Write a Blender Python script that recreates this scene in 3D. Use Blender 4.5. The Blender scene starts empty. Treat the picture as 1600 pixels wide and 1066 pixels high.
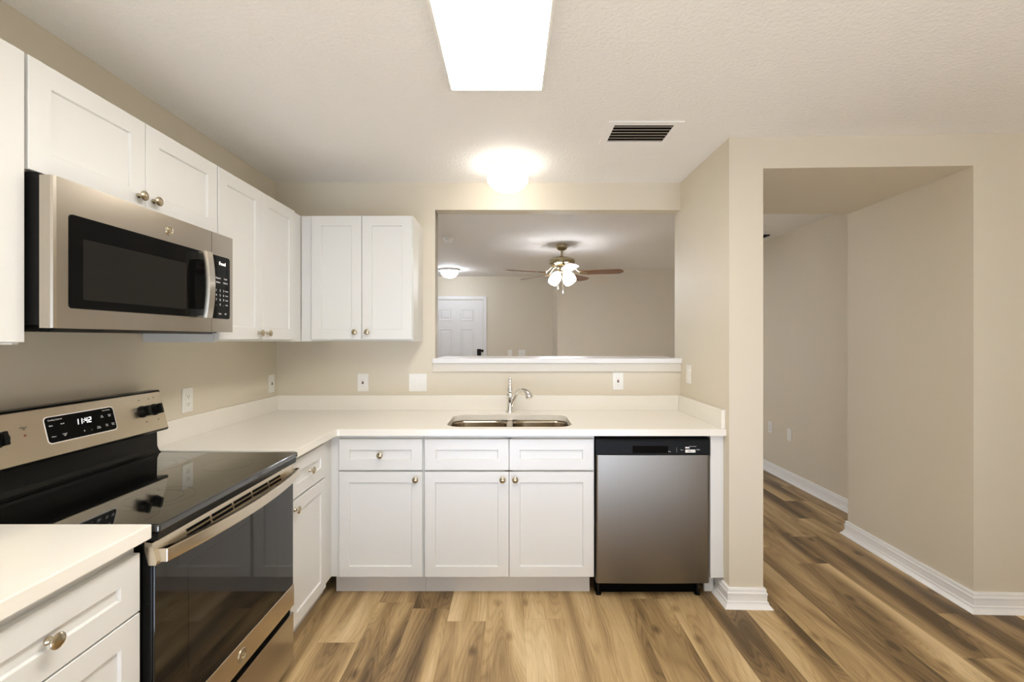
import bpy, bmesh, math, random
from mathutils import Vector, Matrix

random.seed(7)
scene = bpy.context.scene
COL = scene.collection
PI = math.pi
R = math.radians

# ------------------------------------------------------------------ camera, world, exposure
cam_data = bpy.data.cameras.new('camera')
cam = bpy.data.objects.new('camera', cam_data)
COL.objects.link(cam)
cam.location = (0, 0, 1.39)
cam.rotation_euler = (PI / 2, 0, 0)
cam_data.sensor_width = 36
cam_data.lens = 36 * 711 / 1600
cam_data.shift_y = -3 / 1600
cam_data.clip_start = 0.05
scene.camera = cam

world = bpy.data.worlds.new('daylight')
scene.world = world
world.use_nodes = True
wb = world.node_tree.nodes['Background']
wb.inputs[0].default_value = (0.86, 0.95, 1.08, 1)
wb.inputs[1].default_value = 1.1

sun_data = bpy.data.lights.new('sun', 'SUN')
sun_data.energy = 33.0
sun_data.angle = R(0.6)
sun_data.color = (0.67, 0.90, 1.42)
sun = bpy.data.objects.new('sun', sun_data)
COL.objects.link(sun)
sun.location = (1.5, -6, 6)
sun.rotation_euler = (R(56), 0, R(2))     # high sun from behind the camera, let in by the added sliding door for floor bounce

scene.view_settings.view_transform = 'Standard'
scene.view_settings.look = 'None'
scene.view_settings.gamma = 1
scene.view_settings.exposure = 0.82
scene.view_settings.use_curve_mapping = False
scene.cycles.max_bounces = 10
scene.cycles.diffuse_bounces = 6
scene.cycles.glossy_bounces = 5
scene.cycles.sample_clamp_indirect = 6

L_TUBE = 12.6       # kitchen fluorescent panel
L_DOME = 5.0      # kitchen dome
L_FAN = 11.0
L_BULB = 350.0       # fan lamps
L_ENTRY = 21.0     # entry dome


# ------------------------------------------------------------------ materials
def new_mat(name):
    m = bpy.data.materials.new(name)
    m.use_nodes = True
    nt = m.node_tree
    return m, nt, nt.nodes['Principled BSDF']


def N(nt, typ, **kw):
    n = nt.nodes.new(typ)
    for k, v in kw.items():
        setattr(n, k, v)
    return n


def plain(name, col, rough=0.5, metal=0.0, bump=None, coat=0.0, spec=0.5, vary=0.0):
    """A principled material with a faint procedural variation, and a bump if asked."""
    m, nt, b = new_mat(name)
    b.inputs['Roughness'].default_value = rough
    b.inputs['Metallic'].default_value = metal
    b.inputs['Specular IOR Level'].default_value = spec
    b.inputs['Coat Weight'].default_value = coat
    tc = N(nt, 'ShaderNodeTexCoord')
    nz = N(nt, 'ShaderNodeTexNoise')
    nz.inputs['Scale'].default_value = 14
    nz.inputs['Detail'].default_value = 3
    nt.links.new(tc.outputs['Object'], nz.inputs['Vector'])
    rp = N(nt, 'ShaderNodeValToRGB')
    k = 1 - vary
    rp.color_ramp.elements[0].color = (col[0] * k, col[1] * k, col[2] * k, 1)
    rp.color_ramp.elements[1].color = (*col, 1)
    nt.links.new(nz.outputs['Fac'], rp.inputs[0])
    nt.links.new(rp.outputs[0], b.inputs['Base Color'])
    if bump:
        sc, st, dist = bump
        n2 = N(nt, 'ShaderNodeTexNoise')
        n2.inputs['Scale'].default_value = sc
        n2.inputs['Detail'].default_value = 4
        nt.links.new(tc.outputs['Object'], n2.inputs['Vector'])
        bp = N(nt, 'ShaderNodeBump')
        bp.inputs['Strength'].default_value = st
        bp.inputs['Distance'].default_value = dist
        nt.links.new(n2.outputs['Fac'], bp.inputs['Height'])
        nt.links.new(bp.outputs[0], b.inputs['Normal'])
    return m


def brushed(name, col, rough=0.3, axis='x', amount=0.12):
    """Stainless steel with fine brush lines running along one object axis."""
    m, nt, b = new_mat(name)
    b.inputs['Metallic'].default_value = 1.0
    tc = N(nt, 'ShaderNodeTexCoord')
    mp = N(nt, 'ShaderNodeMapping')
    s = {'x': (1.2, 700, 700), 'z': (700, 700, 1.2), 'y': (700, 1.2, 700)}[axis]
    mp.inputs['Scale'].default_value = s
    nt.links.new(tc.outputs['Object'], mp.inputs['Vector'])
    nz = N(nt, 'ShaderNodeTexNoise')
    nz.inputs['Scale'].default_value = 1.0
    nz.inputs['Detail'].default_value = 2
    nt.links.new(mp.outputs[0], nz.inputs['Vector'])
    rp = N(nt, 'ShaderNodeValToRGB')
    k = 1 - amount
    rp.color_ramp.elements[0].position = 0.3
    rp.color_ramp.elements[1].position = 0.7
    rp.color_ramp.elements[0].color = (col[0] * k, col[1] * k, col[2] * k, 1)
    rp.color_ramp.elements[1].color = (*col, 1)
    nt.links.new(nz.outputs['Fac'], rp.inputs[0])
    nt.links.new(rp.outputs[0], b.inputs['Base Color'])
    mr = N(nt, 'ShaderNodeMapRange')
    mr.inputs['To Min'].default_value = rough - 0.002
    mr.inputs['To Max'].default_value = rough + 0.003
    nt.links.new(nz.outputs['Fac'], mr.inputs['Value'])
    nt.links.new(mr.outputs[0], b.inputs['Roughness'])
    return m


def glow(name, col, strength, base=(0.9, 0.9, 0.88)):
    m, nt, b = new_mat(name)
    b.inputs['Base Color'].default_value = (*base, 1)
    b.inputs['Roughness'].default_value = 0.3
    b.inputs['Emission Color'].default_value = (*col, 1)
    b.inputs['Emission Strength'].default_value = strength
    return m


def pane_glass(name):
    m, nt, b = new_mat(name)
    out = nt.nodes['Material Output']
    tr = N(nt, 'ShaderNodeBsdfTransparent')
    gl = N(nt, 'ShaderNodeBsdfGlossy')
    gl.inputs['Roughness'].default_value = 0.02
    mx = N(nt, 'ShaderNodeMixShader')
    mx.inputs[0].default_value = 0.04
    nt.links.new(tr.outputs[0], mx.inputs[1])
    nt.links.new(gl.outputs[0], mx.inputs[2])
    nt.links.new(mx.outputs[0], out.inputs['Surface'])
    return m


def plank_floor(name):
    m, nt, b = new_mat(name)
    lk = nt.links.new

    def math_(op, a, c=None):
        n = N(nt, 'ShaderNodeMath', operation=op)
        for i, v in ((0, a), (1, c)):
            if v is None:
                continue
            if isinstance(v, (int, float)):
                n.inputs[i].default_value = v
            else:
                lk(v, n.inputs[i])
        return n.outputs[0]

    tc = N(nt, 'ShaderNodeTexCoord')
    sp = N(nt, 'ShaderNodeSeparateXYZ')
    lk(tc.outputs['Object'], sp.inputs[0])
    px = math_('DIVIDE', math_('ADD', sp.outputs[0], 0.13), 0.19)
    ix = math_('FLOOR', px)
    fx = math_('FRACT', px)
    wn = N(nt, 'ShaderNodeTexWhiteNoise', noise_dimensions='1D')
    lk(ix, wn.inputs['W'])
    py = math_('ADD', math_('DIVIDE', sp.outputs[1], 1.22), wn.outputs['Value'])
    iy = math_('FLOOR', py)
    fy = math_('FRACT', py)
    cid = N(nt, 'ShaderNodeCombineXYZ')
    lk(ix, cid.inputs[0])
    lk(iy, cid.inputs[1])
    wid = N(nt, 'ShaderNodeTexWhiteNoise', noise_dimensions='2D')
    lk(cid.outputs[0], wid.inputs['Vector'])
    # grain space, shifted per plank
    g = N(nt, 'ShaderNodeCombineXYZ')
    lk(math_('ADD', sp.outputs[0], math_('MULTIPLY', wid.outputs['Value'], 37.0)), g.inputs[0])
    lk(math_('MULTIPLY', sp.outputs[1], 0.115), g.inputs[1])
    lk(math_('MULTIPLY', wid.outputs['Value'], 11.0), g.inputs[2])
    broad = N(nt, 'ShaderNodeTexNoise')
    broad.inputs['Scale'].default_value = 6.5
    broad.inputs['Detail'].default_value = 1.2
    broad.inputs['Distortion'].default_value = 0.6
    lk(g.outputs[0], broad.inputs['Vector'])
    fine = N(nt, 'ShaderNodeTexNoise')
    fine.inputs['Scale'].default_value = 110
    fine.inputs['Detail'].default_value = 5
    fine.inputs['Roughness'].default_value = 0.65
    gf = N(nt, 'ShaderNodeCombineXYZ')
    lk(math_('ADD', sp.outputs[0], math_('MULTIPLY', wid.outputs['Value'], 37.0)), gf.inputs[0])
    lk(math_('MULTIPLY', sp.outputs[1], 0.05), gf.inputs[1])
    lk(gf.outputs[0], fine.inputs['Vector'])
    # cathedral figure: contour lines of the broad noise
    cont = math_('SINE', math_('MULTIPLY', broad.outputs['Fac'], 170.0))
    figure = math_('MULTIPLY', math_('POWER', math_('ADD', math_('MULTIPLY', cont, 0.5), 0.5), 3.0), 1.0)
    # knots, few and elongated
    kv = N(nt, 'ShaderNodeCombineXYZ')
    lk(math_('ADD', sp.outputs[0], math_('MULTIPLY', wid.outputs['Value'], 37.0)), kv.inputs[0])
    lk(math_('MULTIPLY', sp.outputs[1], 0.55), kv.inputs[1])
    vo = N(nt, 'ShaderNodeTexVoronoi', voronoi_dimensions='2D')
    vo.inputs['Scale'].default_value = 3.2
    lk(kv.outputs[0], vo.inputs['Vector'])
    knot = N(nt, 'ShaderNodeMapRange')
    knot.inputs['From Min'].default_value = 0.02
    knot.inputs['From Max'].default_value = 0.085
    knot.inputs['To Min'].default_value = 1.0
    knot.inputs['To Max'].default_value = 0.0
    lk(vo.outputs['Distance'], knot.inputs['Value'])
    t = math_('MULTIPLY', wid.outputs['Value'], 0.26)
    t = math_('ADD', t, math_('MULTIPLY', broad.outputs['Fac'], 1.65))
    t = math_('ADD', t, math_('MULTIPLY', fine.outputs['Fac'], 0.42))
    t = math_('SUBTRACT', t, math_('MULTIPLY', figure, 0.085))
    t = math_('SUBTRACT', t, math_('MULTIPLY', knot.outputs[0], 0.22))
    t = math_('SUBTRACT', t, 0.65)
    rp = N(nt, 'ShaderNodeValToRGB')
    e = rp.color_ramp.elements
    e[0].position = 0.14
    e[0].color = FLOOR_RAMP[0]
    e[1].position = 0.88
    e[1].color = FLOOR_RAMP[3]
    x = e.new(0.38)
    x.color = FLOOR_RAMP[1]
    x = e.new(0.62)
    x.color = FLOOR_RAMP[2]
    lk(t, rp.inputs[0])
    # seams between planks
    sx = math_('LESS_THAN', math_('MINIMUM', fx, math_('SUBTRACT', 1.0, fx)), 0.008)
    sy = math_('LESS_THAN', math_('MINIMUM', fy, math_('SUBTRACT', 1.0, fy)), 0.0013)
    seam = math_('MAXIMUM', sx, sy)
    mx = N(nt, 'ShaderNodeMix', data_type='RGBA', blend_type='MULTIPLY')
    lk(math_('MULTIPLY', seam, 0.22), mx.inputs['Factor'])
    lk(rp.outputs[0], mx.inputs['A'])
    mx.inputs['B'].default_value = (0.35, 0.28, 0.2, 1)
    lk(mx.outputs['Result'], b.inputs['Base Color'])
    b.inputs['Roughness'].default_value = 0.42
    b.inputs['Specular IOR Level'].default_value = 0.35
    bp = N(nt, 'ShaderNodeBump')
    bp.inputs['Strength'].default_value = 0.12
    bp.inputs['Distance'].default_value = 0.002
    lk(fine.outputs['Fac'], bp.inputs['Height'])
    lk(bp.outputs[0], b.inputs['Normal'])
    return m


def wood_blade(name):
    m, nt, b = new_mat(name)
    tc = N(nt, 'ShaderNodeTexCoord')
    mp = N(nt, 'ShaderNodeMapping')
    mp.inputs['Scale'].default_value = (2, 30, 30)
    nt.links.new(tc.outputs['Object'], mp.inputs['Vector'])
    nz = N(nt, 'ShaderNodeTexNoise')
    nz.inputs['Scale'].default_value = 2
    nz.inputs['Detail'].default_value = 4
    nt.links.new(mp.outputs[0], nz.inputs['Vector'])
    rp = N(nt, 'ShaderNodeValToRGB')
    rp.color_ramp.elements[0].color = (0.09, 0.035, 0.015, 1)
    rp.color_ramp.elements[1].color = (0.26, 0.11, 0.05, 1)
    nt.links.new(nz.outputs['Fac'], rp.inputs[0])
    nt.links.new(rp.outputs[0], b.inputs['Base Color'])
    b.inputs['Roughness'].default_value = 0.35
    return m


FLOOR_RAMP = [(0.115, 0.072, 0.034, 1), (0.315, 0.208, 0.098, 1),
              (0.530, 0.375, 0.190, 1), (0.720, 0.555, 0.325, 1)]

M = {}
M['wall'] = plain('beige_wall_paint', (0.70, 0.638, 0.522), 0.55, bump=(160, 0.10, 0.002), vary=0.015)
M['ceiling'] = plain('textured_ceiling_paint', (0.915, 0.90, 0.885), 0.75, bump=(70, 0.5, 0.008), vary=0.02)
M['floor'] = plank_floor('oak_plank_floor')
M['trim'] = plain('white_trim_paint', (0.80, 0.80, 0.79), 0.35)
M['base'] = plain('white_baseboard_paint', (0.88, 0.88, 0.88), 0.35)
M['apron'] = plain('cream_apron_paint', (0.69, 0.65, 0.57), 0.4)
M['cab'] = plain('white_cabinet_paint', (0.735, 0.737, 0.722), 0.32)
M['kick'] = plain('grey_white_toe_kick', (0.70, 0.69, 0.69), 0.45)
M['under'] = plain('grey_cabinet_side', (0.62, 0.62, 0.63), 0.5)
M['quartz'] = plain('cream_quartz', (0.87, 0.84, 0.77), 0.16, vary=0.03)
M['steel'] = brushed('brushed_steel', (0.69, 0.61, 0.485), 0.27, 'x', 0.01)
M['steel_shaded'] = brushed('brushed_steel_shaded', (0.50, 0.455, 0.395), 0.25, 'x', 0.012)  # same steel as the range, darkened in colour for dimmer reflections
M['steel_v'] = brushed('brushed_steel_upright', (0.235, 0.208, 0.165), 0.36, 'z', 0.04)
M['steel_handle'] = brushed('brushed_steel_handle', (0.60, 0.565, 0.50), 0.22, 'z', 0.03)
M['sink'] = brushed('sink_steel', (0.46, 0.40, 0.31), 0.2, 'x', 0.04)
M['chrome'] = plain('polished_chrome', (0.82, 0.81, 0.79), 0.06, 1.0)
M['brass'] = plain('antique_brass', (0.40, 0.33, 0.20), 0.28, 1.0, vary=0.1)
M['knob'] = plain('brushed_nickel_knob', (0.50, 0.43, 0.31), 0.26, 1.0, vary=0.1)
M['black_glass'] = plain('black_glass', (0.006, 0.006, 0.005), 0.04, spec=0.6)
M['cooktop'] = plain('cooktop_glass', (0.005, 0.005, 0.0045), 0.04, spec=1.0, coat=0.6)
M['black'] = plain('black_enamel', (0.008, 0.008, 0.007), 0.25, spec=0.2)
M['black_pane'] = plain('black_microwave_pane', (0.004, 0.004, 0.004), 0.05, spec=0.12)
M['mesh_pane'] = plain('microwave_window_mesh', (0.014, 0.0135, 0.012), 0.12, spec=0.2)
M['black_matte'] = plain('black_plastic', (0.008, 0.008, 0.008), 0.45, spec=0.12)
M['dark'] = plain('black_recess_shade', (0.004, 0.0035, 0.003), 0.8, spec=0.05)  # near-black for shade painted in slots, gaps and ducts; also kick plate
M['screen'] = plain('oven_window_screen', (0.012, 0.0115, 0.010), 0.05, spec=0.55)
M['plate'] = plain('white_cover_plate', (0.84, 0.83, 0.79), 0.3)
M['red'] = plain('dark_red_button', (0.20, 0.03, 0.02), 0.4)
M['blade'] = wood_blade('walnut_blade')
M['ink'] = plain('black_print', (0.02, 0.018, 0.015), 0.5)
M['print'] = plain('white_print', (0.75, 0.75, 0.75), 0.5)
M['ring'] = plain('grey_burner_print', (0.012, 0.012, 0.0115), 0.045, spec=1.0, coat=0.6)
M['slat'] = plain('vent_grey_metal', (0.36, 0.31, 0.27), 0.4)
M['digits'] = glow('display_digits', (1, 1, 0.95), 0.9)
M['tube'] = glow('fluorescent_lens', (1.0, 0.965, 0.915), L_TUBE)
M['dome'] = glow('kitchen_dome_glass', (1.0, 0.94, 0.84), L_DOME)
M['entry'] = glow('entry_dome_glass', (0.92, 0.97, 1.08), L_ENTRY)
M['bulb'] = glow('fan_bulb', (0.92, 0.97, 1.08), L_BULB)
M['fanlamp'] = glow('fan_lamp_glass', (0.97, 0.98, 1.0), L_FAN)
M['pane'] = pane_glass('added_window_glass')


# ------------------------------------------------------------------ mesh builder
class MB:
    def __init__(self):
        self.bm = bmesh.new()

    def _merge(self, tmp, mat=None):
        if mat is not None:
            bmesh.ops.transform(tmp, matrix=mat, verts=tmp.verts)
        me = bpy.data.meshes.new('tmp')
        tmp.to_mesh(me)
        tmp.free()
        self.bm.from_mesh(me)
        bpy.data.meshes.remove(me)
        return self

    def box(self, x0, x1, y0, y1, z0, z1, bev=0.0, seg=2, mat=None):
        t = bmesh.new()
        bmesh.ops.create_cube(t, size=1)
        for v in t.verts:
            v.co = Vector((x0 + (v.co.x + .5) * (x1 - x0), y0 + (v.co.y + .5) * (y1 - y0), z0 + (v.co.z + .5) * (z1 - z0)))
        if bev:
            bmesh.ops.bevel(t, geom=t.edges[:], offset=bev, segments=seg, affect='EDGES', profile=0.5)
        return self._merge(t, mat)

    def prism(self, poly, z0, z1, bev=0.0, mat=None, axis='z'):
        """Extrude a 2-D polygon; axis z: (x,y)->z, axis x: (y,z)->x, axis y: (x,z)->y."""
        t = bmesh.new()

        def P(a, b, c):
            return {'z': (a, b, c), 'x': (c, a, b), 'y': (a, c, b)}[axis]
        lo = [t.verts.new(P(a, b, z0)) for a, b in poly]
        hi = [t.verts.new(P(a, b, z1)) for a, b in poly]
        t.faces.new(lo)
        t.faces.new(hi)
        n = len(poly)
        for i in range(n):
            t.faces.new((lo[i], lo[(i + 1) % n], hi[(i + 1) % n], hi[i]))
        bmesh.ops.recalc_face_normals(t, faces=t.faces[:])
        if bev:
            bmesh.ops.bevel(t, geom=[e for e in t.edges if e.calc_face_angle(0) > .5], offset=bev, segments=2, affect='EDGES', profile=.5)
        return self._merge(t, mat)

    def lathe(self, prof, seg=32, mat=None):
        """prof: (radius, z) pairs, revolved about z."""
        t = bmesh.new()
        rings = []
        for r, z in prof:
            if r < 1e-6:
                rings.append([t.verts.new((0, 0, z))])
            else:
                rings.append([t.verts.new((r * math.cos(2 * PI * i / seg), r * math.sin(2 * PI * i / seg), z)) for i in range(seg)])
        for a, b in zip(rings, rings[1:]):
            if len(a) == 1 and len(b) == 1:
                continue
            for i in range(seg):
                j = (i + 1) % seg
                if len(a) == 1:
                    t.faces.new((a[0], b[i], b[j]))
                elif len(b) == 1:
                    t.faces.new((a[i], a[j], b[0]))
                else:
                    t.faces.new((a[i], a[j], b[j], b[i]))
        for r in (rings[0], rings[-1]):
            if len(r) > 1:
                t.faces.new(r)
        bmesh.ops.recalc_face_normals(t, faces=t.faces[:])
        return self._merge(t, mat)

    def tube(self, pts, rad, seg=14, mat=None, flat=1.0):
        """Sweep a circle (radius per point) along points; ends capped."""
        t = bmesh.new()
        pts = [Vector(p) for p in pts]
        if not isinstance(rad, (list, tuple)):
            rad = [rad] * len(pts)
        rings = []
        up = None
        for i, p in enumerate(pts):
            d = (pts[min(i + 1, len(pts) - 1)] - pts[max(i - 1, 0)]).normalized()
            if up is None:
                up = Vector((0, 0, 1)) if abs(d.z) < .9 else Vector((0, 1, 0))
            a = d.cross(up).normalized()
            up = a.cross(d).normalized()
            rings.append([t.verts.new(p + (a * math.cos(2 * PI * k / seg) + up * flat * math.sin(2 * PI * k / seg)) * rad[i]) for k in range(seg)])
        for a, b in zip(rings, rings[1:]):
            for k in range(seg):
                t.faces.new((a[k], a[(k + 1) % seg], b[(k + 1) % seg], b[k]))
        t.faces.new(rings[0])
        t.faces.new(rings[-1])
        bmesh.ops.recalc_face_normals(t, faces=t.faces[:])
        return self._merge(t, mat)

    def loft(self, loops, cap0=True, cap1=True, mat=None):
        t = bmesh.new()
        rings = [[t.verts.new(p) for p in lp] for lp in loops]
        n = len(rings[0])
        for a, b in zip(rings, rings[1:]):
            for k in range(n):
                t.faces.new((a[k], a[(k + 1) % n], b[(k + 1) % n], b[k]))
        if cap0:
            t.faces.new(rings[0])
        if cap1:
            t.faces.new(rings[-1])
        bmesh.ops.recalc_face_normals(t, faces=t.faces[:])
        return self._merge(t, mat)

    def build(self, name, mat, parent=None, smooth=35):
        me = bpy.data.meshes.new(name)
        bmesh.ops.remove_doubles(self.bm, verts=self.bm.verts[:], dist=1e-6)
        if smooth:
            for f in self.bm.faces:
                f.smooth = True
            for e in self.bm.edges:
                if len(e.link_faces) == 2 and e.calc_face_angle(0) > R(smooth):
                    e.smooth = False
        self.bm.to_mesh(me)
        self.bm.free()
        me.materials.append(mat)
        o = bpy.data.objects.new(name, me)
        COL.objects.link(o)
        if parent:
            o.parent = parent
        if smooth:
            wn = o.modifiers.new('normals', 'WEIGHTED_NORMAL')
            wn.keep_sharp = True
            wn.weight = 100
        return o


def tag(o, label=None, cat=None, group=None, kind=None):
    for k, v in (('label', label), ('category', cat), ('group', group), ('kind', kind)):
        if v:
            o[k] = v
    return o


def thing(name, label, cat, loc=(0, 0, 0), rz=0.0, group=None):
    o = bpy.data.objects.new(name, None)
    o.empty_display_size = 0.05
    COL.objects.link(o)
    o.location = loc
    o.rotation_euler = (0, 0, rz)
    return tag(o, label, cat, group)


def copy_tree(o, parent=None):
    c = o.copy()
    COL.objects.link(c)
    if parent:
        c.parent = parent
    for ch in list(o.children):
        copy_tree(ch, c)
    return c


def struct(name, mb, mat, label=None):
    o = mb.build(name, mat)
    return tag(o, label=label, kind='structure')


def lettering(name, body, size, mat, parent, mtx, extrude=0.0003, align='CENTER'):
    """Raised lettering; the text lies in the local x-z plane facing -y before mtx."""
    cu = bpy.data.curves.new(name, 'FONT')
    cu.body = body
    cu.size = size
    cu.align_x = align
    cu.align_y = 'CENTER'
    cu.extrude = extrude
    cu.resolution_u = 2
    tmp = bpy.data.objects.new(name, cu)
    COL.objects.link(tmp)
    dg = bpy.context.evaluated_depsgraph_get()
    me = bpy.data.meshes.new_from_object(tmp.evaluated_get(dg))
    bpy.data.objects.remove(tmp)
    me.transform(mtx @ Matrix.Rotation(PI / 2, 4, 'X'))
    me.materials.clear()
    me.materials.append(mat)
    me.name = name
    o = bpy.data.objects.new(name, me)
    COL.objects.link(o)
    o.parent = parent
    return o


def T(x, y, z):
    return Matrix.Translation((x, y, z))


def rrect(x0, x1, y0, y1, r, n=6):
    """Rounded rectangle outline, counter-clockwise."""
    pts = []
    for cx, cy, a0 in ((x1 - r, y1 - r, 0), (x0 + r, y1 - r, 90), (x0 + r, y0 + r, 180), (x1 - r, y0 + r, 270)):
        for i in range(n + 1):
            a = R(a0 + 90 * i / n)
            pts.append((cx + r * math.cos(a), cy + r * math.sin(a)))
    return pts


# ------------------------------------------------------------------ the room
H = 2.44
XL = -1.581           # left wall face
YB = 3.056            # kitchen back wall face
YB2 = 3.166           # its far-room face
XP = 1.132            # pillar wall, kitchen side
XP2 = 1.306           # pillar wall, hall side
YP = 2.372            # pillar front


def yfront(x):
    return YP - 0.035 * (x - XP)


struct('floor', MB().box(-3.6, 4.6, -3.2, 7.9, -0.05, 0.0), M['floor'])
struct('ceiling', MB().box(-3.6, 4.6, -3.2, 7.9, H, H + 0.05), M['ceiling'])
struct('wall_left', MB().box(XL - 0.11, XL, -3.1, YB2, 0, H), M['wall'])
OX0, OX1 = -0.5157, XP
OZ0, OZ1 = 1.228, 2.258
mb = MB()
mb.box(XL, OX0, YB, YB2, 0, H)
mb.box(OX0, OX1, YB, YB2, 0, OZ0)
mb.box(OX0, OX1, YB, YB2, OZ1, H)
struct('wall_back', mb, M['wall'])
struct('wall_pillar', MB().prism([(XP, yfront(XP)), (XP2, yfront(XP2)), (XP2, YB2), (XP, YB2)], 0, H), M['wall'])
XH = 2.362
struct('wall_soffit', MB().prism([(XP2, yfront(XP2)), (XH, yfront(XH)), (XH + 0.022, 3.23), (XP2, 3.23)], 2.278, H), M['wall'])
struct('wall_right', MB().prism([(XH, yfront(XH)), (4.5, yfront(4.5)), (4.5, 3.23), (XH + 0.022, 3.23)], 0, H), M['wall'])
XF = 2.71
struct('wall_hall', MB().box(XF, XF + 0.11, 3.23, 7.8, 0, H), M['wall'])
struct('wall_far', MB().prism([(-3.5, 7.6), (0.68, 7.6), (0.68, 6.85), (XF, 6.85), (XF, 7.75), (-3.5, 7.75)], 0, H), M['wall'])
mb = MB()
mb.box(-3.55, -3.45, YB2, 3.9, 0, H).box(-3.55, -3.45, 6.5, 7.7, 0, H)
mb.box(-3.55, -3.45, 3.9, 6.5, 0, .6).box(-3.55, -3.45, 3.9, 6.5, 2.1, H)
struct('wall_entry', mb, M['wall'])
win = bpy.data.objects.new('added_window_2', None)  # unseen window, added so daylight brightens the far room
COL.objects.link(win)
win.location = (-3.5, 3.9, .6)
tag(win, kind='structure')
mb = MB()
mb.box(-.04, .04, 0, .05, 0, 1.5).box(-.04, .04, 2.55, 2.6, 0, 1.5).box(-.04, .04, .05, 2.55, 0, .05).box(-.04, .04, .05, 2.55, 1.45, 1.5).box(-.03, .03, 1.28, 1.32, .05, 1.45)
mb.build('added_window_frame', M['trim'], win)
MB().box(-.004, .004, .05, 1.28, .05, 1.45).build('added_window_pane', M['pane'], win)
MB().box(-.004, .004, 1.32, 2.55, .05, 1.45).build('added_window_pane', M['pane'], win)
struct('wall_entry_near', MB().box(-3.5, XL - 0.11, YB, YB2, 0, H), M['wall'])
struct('wall_side', MB().box(4.4, 4.5, -3.1, yfront(4.4), 0, H), M['wall'])
# wall behind the camera, with a sliding glass door added to let daylight in
WX0, WX1, WZ = -1.3, 2.3, 2.1
mb = MB()
mb.box(XL, WX0, -3.1, -3.0, 0, H)
mb.box(WX1, 4.4, -3.1, -3.0, 0, H)
mb.box(WX0, WX1, -3.1, -3.0, WZ, H)
struct('wall_rear', mb, M['wall'])
win = bpy.data.objects.new('added_window_1', None)
COL.objects.link(win)
win.location = (WX0, -3.05, 0)
tag(win, kind='structure')
W = WX1 - WX0
mb = MB()
mb.box(0, .06, -.04, .04, 0, WZ).box(W - .06, W, -.04, .04, 0, WZ).box(.06, W - .06, -.04, .04, WZ - .06, WZ)
mb.box(.06, W - .06, -.04, .04, 0, .05).box(W / 2 - .035, W / 2 + .035, -.03, .03, .05, WZ - .06)
mb.build('added_window_frame', M['trim'], win)
MB().box(.06, W / 2 - .035, -.004, .004, .05, WZ - .06).build('added_window_pane', M['pane'], win)
MB().box(W / 2 + .035, W - .06, -.004, .004, .05, WZ - .06).build('added_window_pane', M['pane'], win)


BASE = [(0, .098), (.008, .098), (.011, .091), (.011, .078), (.016, .074), (.016, .066), (.0135, .063), (.0135, .034), (.019, .030), (.019, .024), (.022, .018), (.034, .004), (.036, 0), (0, 0)]


def baseboard(name, path, side=1):
    """Sweep the moulding profile along a floor polyline; side +1 puts it on the left of travel."""
    n = len(path)
    loops = []
    P = [Vector(p) for p in path]
    for i in range(n):
        d0 = (P[i] - P[i - 1]).normalized() if i else None
        d1 = (P[i + 1] - P[i]).normalized() if i < n - 1 else None
        nn = [Vector((-d.y, d.x)) * side for d in (d0, d1) if d is not None]
        m = nn[0] if len(nn) == 1 else (nn[0] + nn[1]) / (1 + nn[0].dot(nn[1]))
        loops.append([(P[i].x + m.x * d, P[i].y + m.y * d, z) for d, z in BASE])
    o = MB().loft(loops).build(name, M['base'], smooth=None)
    return tag(o, kind='structure')


baseboard('baseboard_pillar', [(XP, 2.535), (XP, yfront(XP)), (XP2, yfront(XP2)), (XP2, YB2)], -1)
baseboard('baseboard_right', [(4.4, yfront(4.4)), (XH, yfront(XH)), (XH + .022, 3.23), (XF, 3.23)], 1)
baseboard('baseboard_hall', [(XF, 3.27), (XF, 6.85), (.68, 6.85), (.68, 7.6), (-.42, 7.6)], 1)
baseboard('baseboard_entry', [(-1.44, 7.6), (-3.45, 7.6), (-3.45, YB2)], 1)

# bar ledge on the pass-through: a painted shelf and its apron
shelf = thing('bar_ledge', 'long white bar ledge on the sill of the pass-through opening', 'shelf', (0, YB, 1.228))
MB().prism([(OX0 - .014, -.032), (XP - .001, -.032), (XP - .001, .38), (OX0 + .003, .38), (OX0 + .003, 0.0), (OX0 - .014, 0.0)], 0.001, .034, bev=.004).build('ledge_board', M['trim'], shelf)
MB().box(OX0 - .012, XP - .001, -.018, -.0005, -.055, .0005, .002).build('apron', M['apron'], shelf)


# ------------------------------------------------------------------ cabinet kit (front faces local -y)
def shaker_mb(mb, x0, x1, z0, z1, t=.019, fr=.057, rec=.008):
    """A shaker front: slab with a recessed flat centre, its back on y = 0."""
    c = .0015

    def loop(d, y):
        return [(x0 + d, y, z0 + d), (x1 - d, y, z0 + d), (x1 - d, y, z1 - d), (x0 + d, y, z1 - d)]
    mb.loft([loop(0, 0), loop(0, -t + c), loop(c, -t), loop(fr - .001, -t), loop(fr, -t + .001), loop(fr + .002, -t + rec)])
    return mb


def knob(parent, x, z, y=-.019, sc=1.0):
    prof = [(.0, 0), (.0085, 0), (.0088, .002), (.0078, .005), (.0056, .008), (.005, .013), (.0062, .0165), (.0120, .0185),
            (.0158, .0205), (.0165, .0225), (.0158, .0245), (.0125, .0268), (.0122, .0262), (.0085, .0278), (.004, .0286), (0, .0288)]
    m = T(x, y, z) @ Matrix.Rotation(PI / 2, 4, 'X') @ Matrix.Scale(sc, 4)
    return MB().lathe(prof, 28, m).build('knob', M['knob'], parent)


def front(parent, kind, x0, x1, z0, z1, kn=None, fr=.057):
    o = shaker_mb(MB(), x0, x1, z0, z1, fr=fr).build(kind, M['cab'], parent, smooth=None)
    if kn:
        knob(o, *kn)
    return o


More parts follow.
